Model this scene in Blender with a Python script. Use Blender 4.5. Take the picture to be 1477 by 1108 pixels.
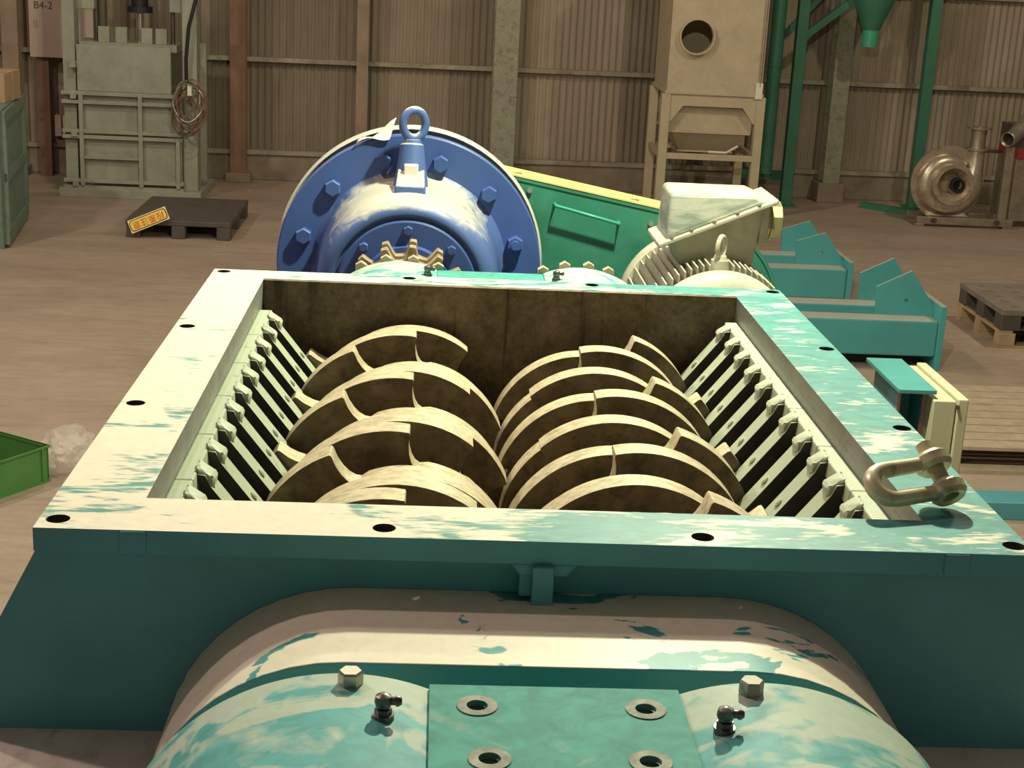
import bpy, bmesh, math, random
from mathutils import Vector, Matrix, noise
from mathutils.geometry import tessellate_polygon
random.seed(4)
PI = math.pi
for o in list(bpy.data.objects):
    bpy.data.objects.remove(o)
scene = bpy.context.scene
C = scene.collection
ZF = 1.8            # height of the shredder's top flange above the floor

# ------------------------------------------------------------------ camera
def camera():
    yaw, pitch, roll, f = 0.0577, 0.2795, 0.0498, 2187.17
    fw = Vector((math.sin(yaw)*math.cos(pitch), math.cos(yaw)*math.cos(pitch), -math.sin(pitch)))
    r0 = Vector((math.cos(yaw), -math.sin(yaw), 0)); u0 = r0.cross(fw)
    r = math.cos(roll)*r0 + math.sin(roll)*u0; u = -math.sin(roll)*r0 + math.cos(roll)*u0
    cd = bpy.data.cameras.new('camera'); co = bpy.data.objects.new('camera', cd); C.objects.link(co)
    cd.sensor_width = 36; cd.lens = f*36/1477; cd.clip_start = .05; cd.clip_end = 200
    m = Matrix((r, u, -fw)).transposed().to_4x4(); m.translation = Vector((.5308, -1.9567, .7888+ZF))
    co.matrix_world = m; scene.camera = co
camera()
# ------------------------------------------------------------------ light
w = bpy.data.worlds.new('hall'); scene.world = w; w.use_nodes = True
w.node_tree.nodes['Background'].inputs[0].default_value = (1.0, .80, .68, 1)
w.node_tree.nodes['Background'].inputs[1].default_value = .12
def lamp(name, loc, power, col, size, kind='POINT'):
    l = bpy.data.lights.new(name, kind); l.energy = power; l.color = col
    l.shadow_soft_size = size
    o = bpy.data.objects.new(name, l); C.objects.link(o); o.location = loc
    return o
lamp('bay_lamp', (1.42, 2.52, 2.05+ZF), 560, (1, 1, .72), .06)
lamp('bay_lamp', (-5.0, 5.0, 6.5), 760, (1, .86, .70), .2)
lamp('bay_lamp', (-1.0, 8.8, 6.5), 420, (1, .86, .64), .15)
lamp('bay_lamp', (6.5, 8.0, 6.5), 540, (1, .86, .62), .15)
lamp('bay_lamp', (-2.4, 2.0, 6.2), 300, (1, .72, .66), .12)
vs = scene.view_settings
vs.view_transform = 'Standard'; vs.look = 'None'; vs.gamma = 1; vs.use_curve_mapping = False; vs.exposure = .0

# ------------------------------------------------------------------ materials
class NT:
    def __init__(s, name):
        s.m = bpy.data.materials.new(name); s.m.use_nodes = True
        s.t = s.m.node_tree; s.b = s.t.nodes['Principled BSDF']
        s.pos = s.n('ShaderNodeNewGeometry').outputs['Position']
    def n(s, k): return s.t.nodes.new(k)
    def l(s, a, b): s.t.links.new(a, b)
    def noise(s, scale, detail=4, rough=.6, dist=0, stretch=(1,1,1), vec=None):
        mp = s.n('ShaderNodeMapping'); mp.inputs['Scale'].default_value = stretch
        s.l(vec or s.pos, mp.inputs['Vector'])
        t = s.n('ShaderNodeTexNoise'); t.inputs['Scale'].default_value = scale; t.inputs['Detail'].default_value = detail
        t.inputs['Roughness'].default_value = rough; t.inputs['Distortion'].default_value = dist
        s.l(mp.outputs[0], t.inputs['Vector']); return t.outputs['Fac']
    def ramp(s, v, stops):
        r = s.n('ShaderNodeValToRGB'); e = r.color_ramp.elements
        while len(e) < len(stops): e.new(.5)
        for el, (p, c) in zip(e, stops):
            el.position = p; el.color = c if isinstance(c, tuple) else (c, c, c, 1)
        s.l(v, r.inputs[0]); return r.outputs[0]
    def mix(s, f, a, b, mode='MIX'):
        x = s.n('ShaderNodeMix'); x.data_type = 'RGBA'; x.blend_type = mode
        for i, v in ((0, f), (6, a), (7, b)):
            if isinstance(v, (int, float)): x.inputs[i].default_value = v
            elif isinstance(v, tuple): x.inputs[i].default_value = v if len(v) == 4 else v+(1,)
            else: s.l(v, x.inputs[i])
        return x.outputs[2]
    def math(s, op, a, b=0, clamp=False):
        x = s.n('ShaderNodeMath'); x.operation = op; x.use_clamp = clamp
        for i, v in ((0, a), (1, b)):
            if isinstance(v, (int, float)): x.inputs[i].default_value = v
            else: s.l(v, x.inputs[i])
        return x.outputs[0]
    def axis(s, i):
        x = s.n('ShaderNodeSeparateXYZ'); s.l(s.pos, x.inputs[0]); return x.outputs[i]
    def bump(s, h, strength=.2, dist=.01):
        x = s.n('ShaderNodeBump'); x.inputs['Strength'].default_value = strength; x.inputs['Distance'].default_value = dist
        s.l(h, x.inputs['Height']); s.l(x.outputs[0], s.b.inputs['Normal'])
    def done(s, col, rough=.5, metal=0):
        if isinstance(col, tuple): s.b.inputs['Base Color'].default_value = col+(1,)
        else: s.l(col, s.b.inputs['Base Color'])
        if isinstance(rough, (int, float)): s.b.inputs['Roughness'].default_value = rough
        else: s.l(rough, s.b.inputs['Roughness'])
        s.b.inputs['Metallic'].default_value = metal
        return s.m
def k4(c): return c if len(c) == 4 else c+(1,)
def plain(name, col, var=.25, scale=6, rough=.55, metal=0, bump=.0, dirt=None, dirt_amt=.5):
    s = NT(name); n = s.noise(scale, 5)
    a = tuple(max(0, v*(1-var)) for v in col); b = tuple(min(1, v*(1+var)) for v in col)
    c = s.ramp(n, [(.3, k4(a)), (.7, k4(b))])
    if dirt:
        d = s.ramp(s.noise(scale*1.7, 6, .7, 1), [(.5, 0.0), (.72, dirt_amt)])
        c = s.mix(d, c, dirt)
    if bump: s.bump(s.noise(scale*12, 3), bump, .004)
    return s.done(c, rough, metal)
def painted(name, base, paint, scale=7, lo=.5, hi=.56, stretch=(1,1,1), dist=1.5, bias=None, rough=.5, metal=0, axis=0, fine=.15, fstretch=None):
    """primer with patches of brushed-on paint; bias = ((position, shift), (position, shift)) along an axis"""
    s = NT(name)
    n1 = s.noise(scale, 3, .55, dist, stretch); n2 = s.noise(scale*6, 3, .6, .4, fstretch or stretch)
    v = s.math('ADD', s.math('MULTIPLY', n1, 1-fine), s.math('MULTIPLY', n2, fine))
    if bias:
        (x0, s0), (x1, s1) = bias
        mr = s.n('ShaderNodeMapRange'); mr.inputs[1].default_value = x0; mr.inputs[2].default_value = x1
        mr.inputs[3].default_value = s0; mr.inputs[4].default_value = s1
        s.l(s.axis(axis), mr.inputs[0]); v = s.math('ADD', v, mr.outputs[0])
    m = s.ramp(v, [(lo, 0.0), (hi, 1.0)])
    tone = s.ramp(s.noise(scale*3.1, 4, .6, 1.0, stretch), [(.3, .72), (.7, 1.12)])
    pc = s.mix(1.0, k4(paint), tone, 'MULTIPLY')
    bt = s.ramp(s.noise(scale*9, 4, .7), [(.25, .88), (.6, 1.0)])
    bc = s.mix(1.0, k4(base), bt, 'MULTIPLY')
    s.b.inputs['Specular IOR Level'].default_value = .3
    return s.done(s.mix(m, bc, pc), rough, metal)

CREAM = (.76, .72, .57); TEAL = (.07, .33, .31); DTEAL = (.08, .32, .37)
M = {}
M['flange'] = painted('flange_paint', CREAM, (.085, .31, .285), 5.2, .505, .575, (1.0, 2.2, 1), .8, ((.3, -.04), (1.1, .118)), .5, 0, 0, .36, (.7, 3.2, 1))
M['cover'] = painted('cover_paint', CREAM, TEAL, 5.5, .59, .605, (1, 1.4, 1), 1.2, None, .45)
M['hump'] = painted('housing_paint', (.42, .52, .42), (.09, .38, .37), 5.5, .49, .56, (1, 1.3, 1), 1.5, None, .6)
M['block'] = painted('block_paint', (.30, .42, .34), (.06, .32, .26), 9, .24, .40, (1, 1, 1), 2, None, .7)
M['teal'] = plain('teal_paint', DTEAL, .12, 5, .45)
def dusty(name, col, dust, lo=.75, hi=.95, amt=.85):
    s = NT(name); ge = s.n('ShaderNodeNewGeometry'); sp = s.n('ShaderNodeSeparateXYZ'); s.l(ge.outputs['Normal'], sp.inputs[0])
    v = s.math('ADD', sp.outputs[2], s.math('MULTIPLY', s.math('SUBTRACT', s.noise(7, 4, .6), .5), .25))
    c = s.ramp(s.noise(3, 4), [(.3, k4(tuple(q*.92 for q in col))), (.7, k4(tuple(q*1.08 for q in col)))])
    return s.done(s.mix(s.ramp(v, [(lo, 0.0), (hi, amt)]), c, dust), .55)
M['cap_teal'] = plain('cap_teal_paint', (.08, .32, .31), .08, 3, .5)
M['beam_teal'] = dusty('dusty_beam_teal', (.08, .38, .39), (.46, .39, .31))
M['sill'] = plain('cream_primer', (.74, .66, .57), .12, 8, .6, dirt=(.15, .12, .1), dirt_amt=.4)
M['inner'] = plain('bare_steel', (.25, .255, .23), .2, 9, .5, .2, dirt=(.12, .10, .085), dirt_amt=.5)
def inner_back():
    s = NT('rusty_oiled_steel')
    a = s.ramp(s.noise(40, 6, .8), [(.3, (.14, .11, .07, 1)), (.7, (.44, .36, .235, 1))])
    b = s.ramp(s.noise(2.2, 4, .6, 1), [(.35, (.35, .32, .28, 1)), (.7, (1, 1, 1, 1))])
    c = s.mix(1.0, a, b, 'MULTIPLY')
    drip = s.ramp(s.noise(26, 3, .6, 0, (1, 1, .05)), [(.57, 0.0), (.66, .7)])
    return s.done(s.mix(drip, c, (.02, .015, .01)), .5, .2)
M['inner_back'] = inner_back()
def rim():
    s = NT('pale_cutter_edge')
    g = s.noise(60, 5, .75, 0, (.5, 1, 1)); c = s.ramp(g, [(.30, (.30, .25, .15, 1)), (.55, (.56, .50, .31, 1)), (.75, (.62, .57, .40, 1))])
    s.bump(g, .15, .002); return s.done(c, .55, .1)
M['rim'] = rim()  # pale grainy tone of the disc's outer edge
M['disc'] = plain('cutter_brown', (.19, .145, .085), .5, 18, .6, .1, dirt=(.03, .02, .012), dirt_amt=.7)  # mottled brown of the disc sides and rotor shaft, darker than the edge
M['pit'] = plain('oily_shaded_steel', (.05, .05, .042), .4, 14, .5)  # oily steel, also darkened to stand in for shade between bars and in holes
M['spotface'] = plain('worn_spot_face', (.26, .28, .22), .4, 60, .75, .1)
M['comb'] = painted('comb_paint', (.48, .54, .39), (.20, .19, .15), 14, .62, .74, (1, 1, 1), .6, None, .5)
M['blue'] = plain('blue_paint', (.05, .10, .30), .1, 4, .42)
def bell():
    s = NT('dusty_blue_paint')
    ge = s.n('ShaderNodeNewGeometry'); sp = s.n('ShaderNodeSeparateXYZ'); s.l(ge.outputs['Normal'], sp.inputs[0])
    v = s.math('ADD', sp.outputs[2], s.math('MULTIPLY', s.math('SUBTRACT', s.noise(9, 5, .65, 1.5), .5), .9))
    m = s.ramp(v, [(.50, 0.0), (.80, .85)])
    return s.done(s.mix(m, (.065, .12, .31), (.58, .56, .42)), .5)
M['bell'] = bell()
M['pale'] = plain('pale_grey_paint', (.50, .50, .44), .1, 6, .5)
M['guard'] = plain('guard_green', (.03, .19, .125), .22, 5, .45, dirt=(.10, .28, .2), dirt_amt=.4)
M['yellow'] = plain('guard_yellow', (.72, .57, .20), .1, 9, .5, dirt=(.5, .42, .3), dirt_amt=.4)
M['motor'] = plain('motor_cream', (.50, .48, .36), .1, 10, .5, dirt=(.22, .21, .15), dirt_amt=.4)
M['hood'] = painted('dusty_hood', (.50, .52, .42), (.30, .36, .30), 7, .48, .62, (.6, 1, 2.2), 1.0, None, .5)
M['brass'] = plain('brass_gland', (.52, .50, .26), .1, 20, .35, .7)
M['zinc'] = plain('zinc_steel', (.48, .45, .38), .15, 30, .35, .85)
M['boltpaint'] = painted('bolt_paint', (.42, .36, .28), (.10, .34, .34), 30, .5, .6)
M['steel'] = plain('dark_steel', (.16, .14, .13), .3, 30, .35, .8)
def shackle():
    s = NT('yellow_zinc_plating')
    c = s.ramp(s.noise(22, 4, .6, 1), [(.3, (.28, .24, .15, 1)), (.5, (.60, .55, .33, 1)), (.7, (.66, .58, .46, 1))])
    return s.done(c, .34, .3)
M['shackle'] = shackle()
M['sprocket'] = plain('rusty_sprocket', (.38, .31, .19), .3, 30, .5, .3, dirt=(.12, .08, .05), dirt_amt=.6)
M['pinkbolt'] = plain('primed_bolt', (.50, .37, .26), .1, 20, .6)
M['black'] = plain('black_rubber', (.012, .012, .012), .1, 10, .6)
M['white'] = plain('white_paper', (.72, .70, .60), .05, 20, .7)
def floor_mat():
    s = NT('concrete')
    a = s.ramp(s.noise(.5, 5, .6, 1.2, (.6, 1.6, 1)), [(.25, (.29, .22, .165, 1)), (.5, (.36, .28, .215, 1)), (.8, (.44, .355, .28, 1))])
    b = s.ramp(s.noise(9, 6, .7, .4, (.5, 1.4, 1)), [(.2, .8), (.6, 1.05)])
    c = s.mix(1.0, a, b, 'MULTIPLY')
    st = s.ramp(s.noise(1.6, 5, .7, 2.5, (.35, 1.8, 1)), [(.56, 0.0), (.7, .45)])
    c = s.mix(st, c, (.20, .15, .115))
    s.bump(s.noise(60, 4, .7), .25, .003)
    return s.done(c, .62)
M['floor'] = floor_mat()
def wall_mat():
    s = NT('corrugated_sheet')
    x = s.axis(0); st = s.math('FLOOR', s.math('MULTIPLY', x, 1.55))
    wn = s.n('ShaderNodeTexWhiteNoise'); wn.noise_dimensions = '1D'; s.l(st, wn.inputs['W'])
    tone = s.ramp(wn.outputs['Value'], [(0, .62), (.35, .95), (1, 1.1)])
    c = s.ramp(s.noise(.7, 4, .6, .6), [(.3, (.26, .21, .15, 1)), (.7, (.36, .30, .22, 1))])
    c = s.mix(1.0, c, tone, 'MULTIPLY')
    d = s.ramp(s.noise(6, 4, .6, 0, (3, 3, .25)), [(.3, .85), (.7, 1.05)])
    return s.done(s.mix(1.0, c, d, 'MULTIPLY'), .75)
M['wall'] = wall_mat()
M['girt'] = plain('girt_paint', (.30, .27, .20), .25, 4, .6, dirt=(.09, .05, .03), dirt_amt=.7)
M['col_brown'] = plain('column_rust', (.21, .12, .075), .25, 3, .7)
M['col_tan'] = plain('column_tan', (.27, .20, .14), .2, 4, .7)
M['col_green'] = plain('column_pale_green', (.29, .29, .21), .1, 9, .6, dirt=(.12, .09, .06), dirt_amt=.8)
M['plinth'] = plain('old_concrete', (.25, .20, .145), .2, 3, .85, dirt=(.13, .1, .075), dirt_amt=.6)
M['baler'] = plain('grey_green_paint', (.30, .31, .24), .12, 5, .5, dirt=(.2, .19, .14), dirt_amt=.5)
M['dust'] = plain('beige_paint', (.47, .40, .27), .08, 4, .55, dirt=(.32, .25, .16), dirt_amt=.4)
M['frame_green'] = plain('stand_green', (.04, .165, .10), .12, 4, .45)
M['spout'] = plain('spout_green', (.05, .34, .22), .1, 5, .3)
M['galv'] = plain('galvanised_duct', (.42, .37, .29), .2, 9, .38, .75, dirt=(.22, .18, .13), dirt_amt=.5)
M['fan'] = plain('fan_bare_metal', (.52, .45, .35), .25, 7, .33, .7, dirt=(.2, .16, .1), dirt_amt=.6)
M['plastic'] = plain('dark_plastic', (.085, .072, .062), .15, 8, .6)
M['plastic_top'] = plain('dusty_plastic', (.20, .165, .135), .15, 8, .7)
M['wood'] = plain('pine_wood', (.40, .29, .17), .2, 7, .75)
M['slat'] = plain('weathered_slat', (.42, .345, .24), .15, 9, .75, dirt=(.2, .17, .13), dirt_amt=.4)
M['crate_green'] = plain('crate_green', (.075, .22, .05), .08, 6, .5)
M['turq'] = plain('pale_turquoise_wood', (.15, .20, .165), .15, 6, .65, dirt=(.10, .12, .09), dirt_amt=.6)
M['carton'] = plain('cardboard', (.36, .25, .145), .1, 5, .8)
M['board'] = plain('cream_board', (.46, .36, .29), .05, 3, .7)
M['sign_yellow'] = plain('sign_yellow', (.95, .70, .12), .05, 10, .45)
M['sign_red'] = plain('sign_red', (.50, .05, .02), .05, 10, .5)
M['sign_pale'] = plain('sign_pale', (.95, .85, .40), .05, 10, .45)
M['ink'] = plain('ink', (.06, .03, .025), .05, 10, .6)
M['orange'] = plain('orange_label', (.75, .42, .06), .05, 10, .5)
M['box_cream'] = plain('box_cream', (.56, .54, .36), .06, 6, .5)
M['pink'] = plain('primer_pink', (.45, .33, .29), .08, 8, .6)
M['red'] = plain('red_paint', (.35, .04, .03), .1, 6, .5)
M['chrome'] = plain('chrome_rod', (.6, .57, .5), .1, 10, .25, .9)
def bag_mat():
    s = NT('clear_film'); s.b.inputs['Alpha'].default_value = .3
    s.bump(s.noise(30, 4, .6, 1), .6, .01)
    return s.done((.75, .70, .62), .18)
M['bag'] = bag_mat()

# ------------------------------------------------------------------ mesh helpers
class B:
    """collects shapes in world coordinates, then links them as ONE mesh object"""
    def __init__(s): s.v = []; s.f = []; s.mi = []
    def add(s, vs, fs, mi=0, m=None):
        o = len(s.v)
        s.v += [tuple(m @ Vector(p)) if m else tuple(p) for p in vs]
        s.f += [tuple(i+o for i in f) for f in fs]; s.mi += [mi]*len(fs); return s
    def box(s, x0, x1, y0, y1, z0, z1, mi=0, m=None):
        return s.add([(x0,y0,z0),(x1,y0,z0),(x1,y1,z0),(x0,y1,z0),(x0,y0,z1),(x1,y0,z1),(x1,y1,z1),(x0,y1,z1)],
            [(3,2,1,0),(4,5,6,7),(0,1,5,4),(1,2,6,5),(2,3,7,6),(3,0,4,7)], mi, m)
    def hexa(s, p, mi=0, m=None):   # 8 points, bottom ring then top ring
        return s.add(p, [(3,2,1,0),(4,5,6,7),(0,1,5,4),(1,2,6,5),(2,3,7,6),(3,0,4,7)], mi, m)
    def tube(s, pts, r, seg=10, closed=False, caps=True, mi=0, m=None):
        pts = [Vector(p) for p in pts]; n = len(pts)
        rs = r if isinstance(r, (list, tuple)) else [r]*n
        vs = []; fs = []; up = None
        for i in range(n):
            a = pts[(i-1) % n] if (closed or i > 0) else pts[i]; b = pts[(i+1) % n] if (closed or i < n-1) else pts[i]
            t = (b-a).normalized()
            if up is None:
                up = Vector((0,0,1)) if abs(t.z) < .9 else Vector((1,0,0))
            u = (up - t*up.dot(t)).normalized(); w_ = t.cross(u); up = u
            vs += [pts[i] + rs[i]*(math.cos(2*PI*k/seg)*u + math.sin(2*PI*k/seg)*w_) for k in range(seg)]
        for i in range(n if closed else n-1):
            j = (i+1) % n
            fs += [(i*seg+k, i*seg+(k+1) % seg, j*seg+(k+1) % seg, j*seg+k) for k in range(seg)]
        if caps and not closed:
            fs.append(tuple(range(seg-1, -1, -1))); fs.append(tuple((n-1)*seg+k for k in range(seg)))
        return s.add(vs, fs, mi, m)
    def cyl(s, a, b, r0, r1=None, seg=16, mi=0, m=None):
        return s.tube([a, b], [r0, r0 if r1 is None else r1], seg, mi=mi, m=m)
    def lathe(s, prof, c, axis='y', seg=48, mi=0):
        """prof = [(radius, position along the axis)], closed when it starts and ends at radius 0"""
        vs = []; fs = []; n = len(prof)
        for k in range(seg):
            a = 2*PI*k/seg; ca, sa = math.cos(a), math.sin(a)
            for r, h in prof:
                if axis == 'y': vs.append((c[0]+r*ca, c[1]+h, c[2]+r*sa))
                elif axis == 'z': vs.append((c[0]+r*ca, c[1]+r*sa, c[2]+h))
                else: vs.append((c[0]+h, c[1]+r*ca, c[2]+r*sa))
        for k in range(seg):
            q = (k+1) % seg
            for i in range(n-1):
                fs.append((k*n+i, q*n+i, q*n+i+1, k*n+i+1))
        return s.add(vs, fs, mi)
    def plate(s, loops, h0, h1, axis='z', mi=0, cap=None, m=None, lmi=None):
        """2-D outline with holes, extruded between h0 and h1 along an axis"""
        loops = [[Vector((p[0], p[1], 0)) for p in lp] for lp in loops]
        flat = [p for lp in loops for p in lp]; n = len(flat)
        tri = tessellate_polygon(loops)
        def P(p, h):
            return (p.x, p.y, h) if axis == 'z' else ((p.x, h, p.y) if axis == 'y' else (h, p.x, p.y))
        vs = [P(p, h0) for p in flat] + [P(p, h1) for p in flat]
        s.add(vs, [tuple(t) for t in tri] + [tuple(i+n for i in reversed(t)) for t in tri], mi if cap is None else cap, m)
        fs = []; o = 0; sm = []
        for q, lp in enumerate(loops):
            k = len(lp); sm += [lmi.get(q, mi) if lmi else mi]*k
            fs += [(o+i, o+(i+1) % k, n+o+(i+1) % k, n+o+i) for i in range(k)]; o += k
        base = len(s.v) - 2*n
        s.f += [tuple(i+base for i in f) for f in fs]; s.mi += sm
        return s
    def build(s, name, mats, parent=None, smooth=None, bevel=0, seg=2):
        me = bpy.data.meshes.new(name)
        xs = [[p[i] for p in s.v] for i in range(3)]
        c = Vector([(min(a)+max(a))/2 for a in xs])
        me.from_pydata([Vector(p)-c for p in s.v], [], s.f)
        for mm in (mats if isinstance(mats, (list, tuple)) else [mats]): me.materials.append(M[mm] if isinstance(mm, str) else mm)
        me.polygons.foreach_set('material_index', s.mi)
        bm = bmesh.new(); bm.from_mesh(me); bmesh.ops.remove_doubles(bm, verts=bm.verts, dist=1e-5)
        bmesh.ops.recalc_face_normals(bm, faces=bm.faces); bm.to_mesh(me); bm.free()
        if smooth:
            me.polygons.foreach_set('use_smooth', [True]*len(me.polygons)); me.set_sharp_from_angle(angle=math.radians(smooth))
        ob = bpy.data.objects.new(name, me); C.objects.link(ob)
        if bevel:
            bv = ob.modifiers.new('bevel', 'BEVEL'); bv.width = bevel; bv.segments = seg; bv.limit_method = 'ANGLE'; bv.angle_limit = math.radians(40)
        place(ob, c, parent); return ob
WORLD = {}
def place(ob, world, parent=None):
    WORLD[ob] = Vector(world); ob.parent = parent
    ob.location = Vector(world) - (WORLD[parent] if parent else Vector())
def empty(name, loc, label, cat, group=None):
    o = bpy.data.objects.new(name, None); C.objects.link(o); o.empty_display_size = .1; place(o, loc)
    return tag(o, label, cat, group)
def tag(o, label, cat, group=None):
    o['label'] = label; o['category'] = cat
    if group: o['group'] = group
    return o
def struct(o): o['kind'] = 'structure'; return o
def dup(src, world, parent, rot=None):
    o = bpy.data.objects.new(src.name.split('.')[0], src.data); C.objects.link(o)
    for md in src.modifiers:
        b = o.modifiers.new(md.name, md.type); b.width = md.width; b.segments = md.segments; b.limit_method = md.limit_method; b.angle_limit = md.angle_limit
    place(o, world, parent)
    if rot: o.rotation_euler = rot
    return o
def circ(cx, cy, r, n=24, a0=0):
    return [(cx+r*math.cos(a0+2*PI*i/n), cy+r*math.sin(a0+2*PI*i/n)) for i in range(n)]
def rect(x0, x1, y0, y1): return [(x0,y0),(x1,y0),(x1,y1),(x0,y1)]
def text_into(b, body, size, m, mi=0, depth=.002):
    cu = bpy.data.curves.new('t', 'FONT'); cu.body = body; cu.size = size; cu.align_x = 'CENTER'; cu.align_y = 'CENTER'; cu.extrude = depth
    ob = bpy.data.objects.new('t', cu); C.objects.link(ob)
    bpy.context.view_layer.update()
    me = bpy.data.meshes.new_from_object(ob.evaluated_get(bpy.context.evaluated_depsgraph_get()))
    b.add([v.co.copy() for v in me.vertices], [tuple(p.vertices) for p in me.polygons], mi, m)
    bpy.data.objects.remove(ob); bpy.data.curves.remove(cu); bpy.data.meshes.remove(me)
def hexbolt(name, mat, base, axis, af, h, parent, washer=0, nut=False):
    """hexagon head standing on base along axis"""
    b = B(); a = Vector(axis).normalized(); p = Vector(base)
    if washer: b.tube([p, p+a*washer], af*.78, 20); p = p+a*washer
    r = af/math.sqrt(3)
    b.tube([p, p+a*h*.85, p+a*h], [r, r, r*.86], 6)
    if nut: b.tube([p+a*h, p+a*h*1.7], af*.3, 12)
    return b.build(name, mat, parent, 30)

# ------------------------------------------------------------------ the hall
fl = B().box(-16, 20, -10, 17, -.1, 0).build('floor', 'floor'); struct(fl)
WA = math.atan(.05)
def wallpt(x, d=0): return (x, 14.98+.05*x-d)
def corrugated():
    b = B(); vs = []; n = int(26/.076*6); z = [.30, 3.5, 6.5]
    for i in range(n+1):
        x = -11 + 26*i/n; y = 14.98+.05*x + .011*math.cos(2*PI*x/.076)
        vs += [(x, y, h) for h in z]
    k = len(z)
    b.add(vs, [(i*k+j, (i+1)*k+j, (i+1)*k+j+1, i*k+j+1) for i in range(n) for j in range(k-1)])
    return b.build('wall_back', 'wall', None, 60)
struct(corrugated())
MW = Matrix.Translation((0, 14.98, 0)) @ Matrix.Rotation(WA, 4, 'Z')
struct(B().box(-11, 15, -.06, .25, 0, .29, 0, MW).build('baseboard_back', 'plinth', None, None, .01))
tn = [0]
def trim(b, mat, bevel=.004):
    tn[0] += 1; return struct(b.build('trim_%d' % tn[0], mat, None, None, bevel))
for z in (.33, 1.33, 2.33, 3.33):           # girts: angle sections
    b = B().box(-11, 15, -.085, -.02, z-.004, z+.004, 0, MW).box(-11, 15, -.09, -.082, z-.045, z+.004, 0, MW)
    trim(b, 'girt', 0)
for x, wd, d, mt in ((-3.98, .17, .16, 'col_tan'), (-1.62, .17, .16, 'col_brown'), (-.30, .125, .14, 'col_tan'), (1.24, .26, .24, 'col_green'), (4.98, .19, .2, 'col_green'), (8.6, .2, .2, 'col_green')):
    b = B()
    b.box(x-wd/2, x+wd/2, -.105-d, -.095-d, .06, 6, 0, MW).box(x-.005, x+.005, -.1-d, -.11, .06, 6, 0, MW).box(x-wd/2, x+wd/2, -.115, -.10, .06, 6, 0, MW)
    trim(b, mt, 0)
    b = B().box(x-wd*.8, x+wd*.8, -.14-d, -.06, 0, .10 if x < 4 else .22, 0, MW); trim(b, 'plinth', .01)

# ------------------------------------------------------------------ machine base frame
W, D = 1.4, 1.70
base = empty('machine_base', (.7, 1.7, 0), 'teal steel base frame carrying the shredder, blue reducer and motor', 'base frame')
for x in (.12, 1.28):
    b = B().box(x-.08, x+.08, -.75, 3.55, .96, 1.0).box(x-.08, x+.08, -.75, 3.55, .78, .80).box(x-.01, x+.01, -.75, 3.55, .80, .96)
    b.build('beam', 'teal', base)
for y in (-.6, 1.75, 2.6, 3.25):
    B().box(.2, 1.2, y-.05, y+.05, .80, .95).build('cross_member', 'teal', base)
for x in (.12, 1.28):
    for y in (-.6, 1.75, 3.4):
        B().box(x-.06, x+.06, y-.06, y+.06, .02, .78).box(x-.12, x+.12, y-.12, y+.12, 0, .02).build('leg', 'teal', base)
B().box(.21, 1.19, 3.31, 3.55, .96, .9995).build('reducer_plate', 'teal', base)
B().box(1.361, 1.76, 2.85, 3.5, .96, .9995).box(1.361, 1.76, 2.95, 3.05, .8, .96).box(1.361, 1.76, 3.3, 3.4, .8, .96).build('motor_plate', 'teal', base)

# ------------------------------------------------------------------ shredder
SH = empty('shredder', (.7, .85, 1.0), 'teal and cream twin-shaft shredder with open hopper full of cutter discs', 'shredder')
RX, RZ = (.445, .945), -.33
IX0, IX1, IY0, IY1 = .130, 1.273, .126, 1.615
def Zw(z): return ZF+z
hx = [.026+i*(1.352/3) for i in range(4)]; hy = [.035+i*(1.660/3) for i in range(4)]
holes = [(x, hy[0]) for x in hx] + [(x, hy[3]) for x in hx] + [(hx[0], y) for y in hy[1:3]] + [(hx[3], y) for y in hy[1:3]]
b = B().plate([rect(0, W, 0, D+.02)] + [rect(IX0, IX1, IY0, IY1+.0165)] + [circ(x, y, .0165, 20) for x, y in holes], Zw(-.034), Zw(0), 'z', 1, 0, None, {q: 2 if q == 1 else 3 for q in range(1, 14)})
FLG = b.build('hopper_flange', ['flange', 'teal', 'inner', 'pit'], SH)  # bolt hole walls coloured dark in place of the shade inside them
# vertical weld pads on the flange's front edge
for x in (.135, 1.285):
    B().box(x-.018, x+.018, -.003, .002, Zw(-.033), Zw(-.001)).build('weld_pad', 'teal', FLG, None, .002)
# liners of the opening
B().box(IX0-.016, IX0, IY0-.016, IY1+.016, Zw(-.62), Zw(-.0345)).build('side_liner', 'inner', SH)
B().box(IX1, IX1+.016, IY0-.016, IY1+.016, Zw(-.62), Zw(-.0345)).build('side_liner', 'inner', SH)
B().box(IX0+.0005, IX1-.0005, IY1, IY1+.016, Zw(-.62), Zw(-.0005)).build('end_liner', 'inner_back', SH)
B().box(IX0+.0005, IX1-.0005, IY0-.016, IY0, Zw(-.62), Zw(-.0345)).build('end_liner', 'inner_back', SH)
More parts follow.
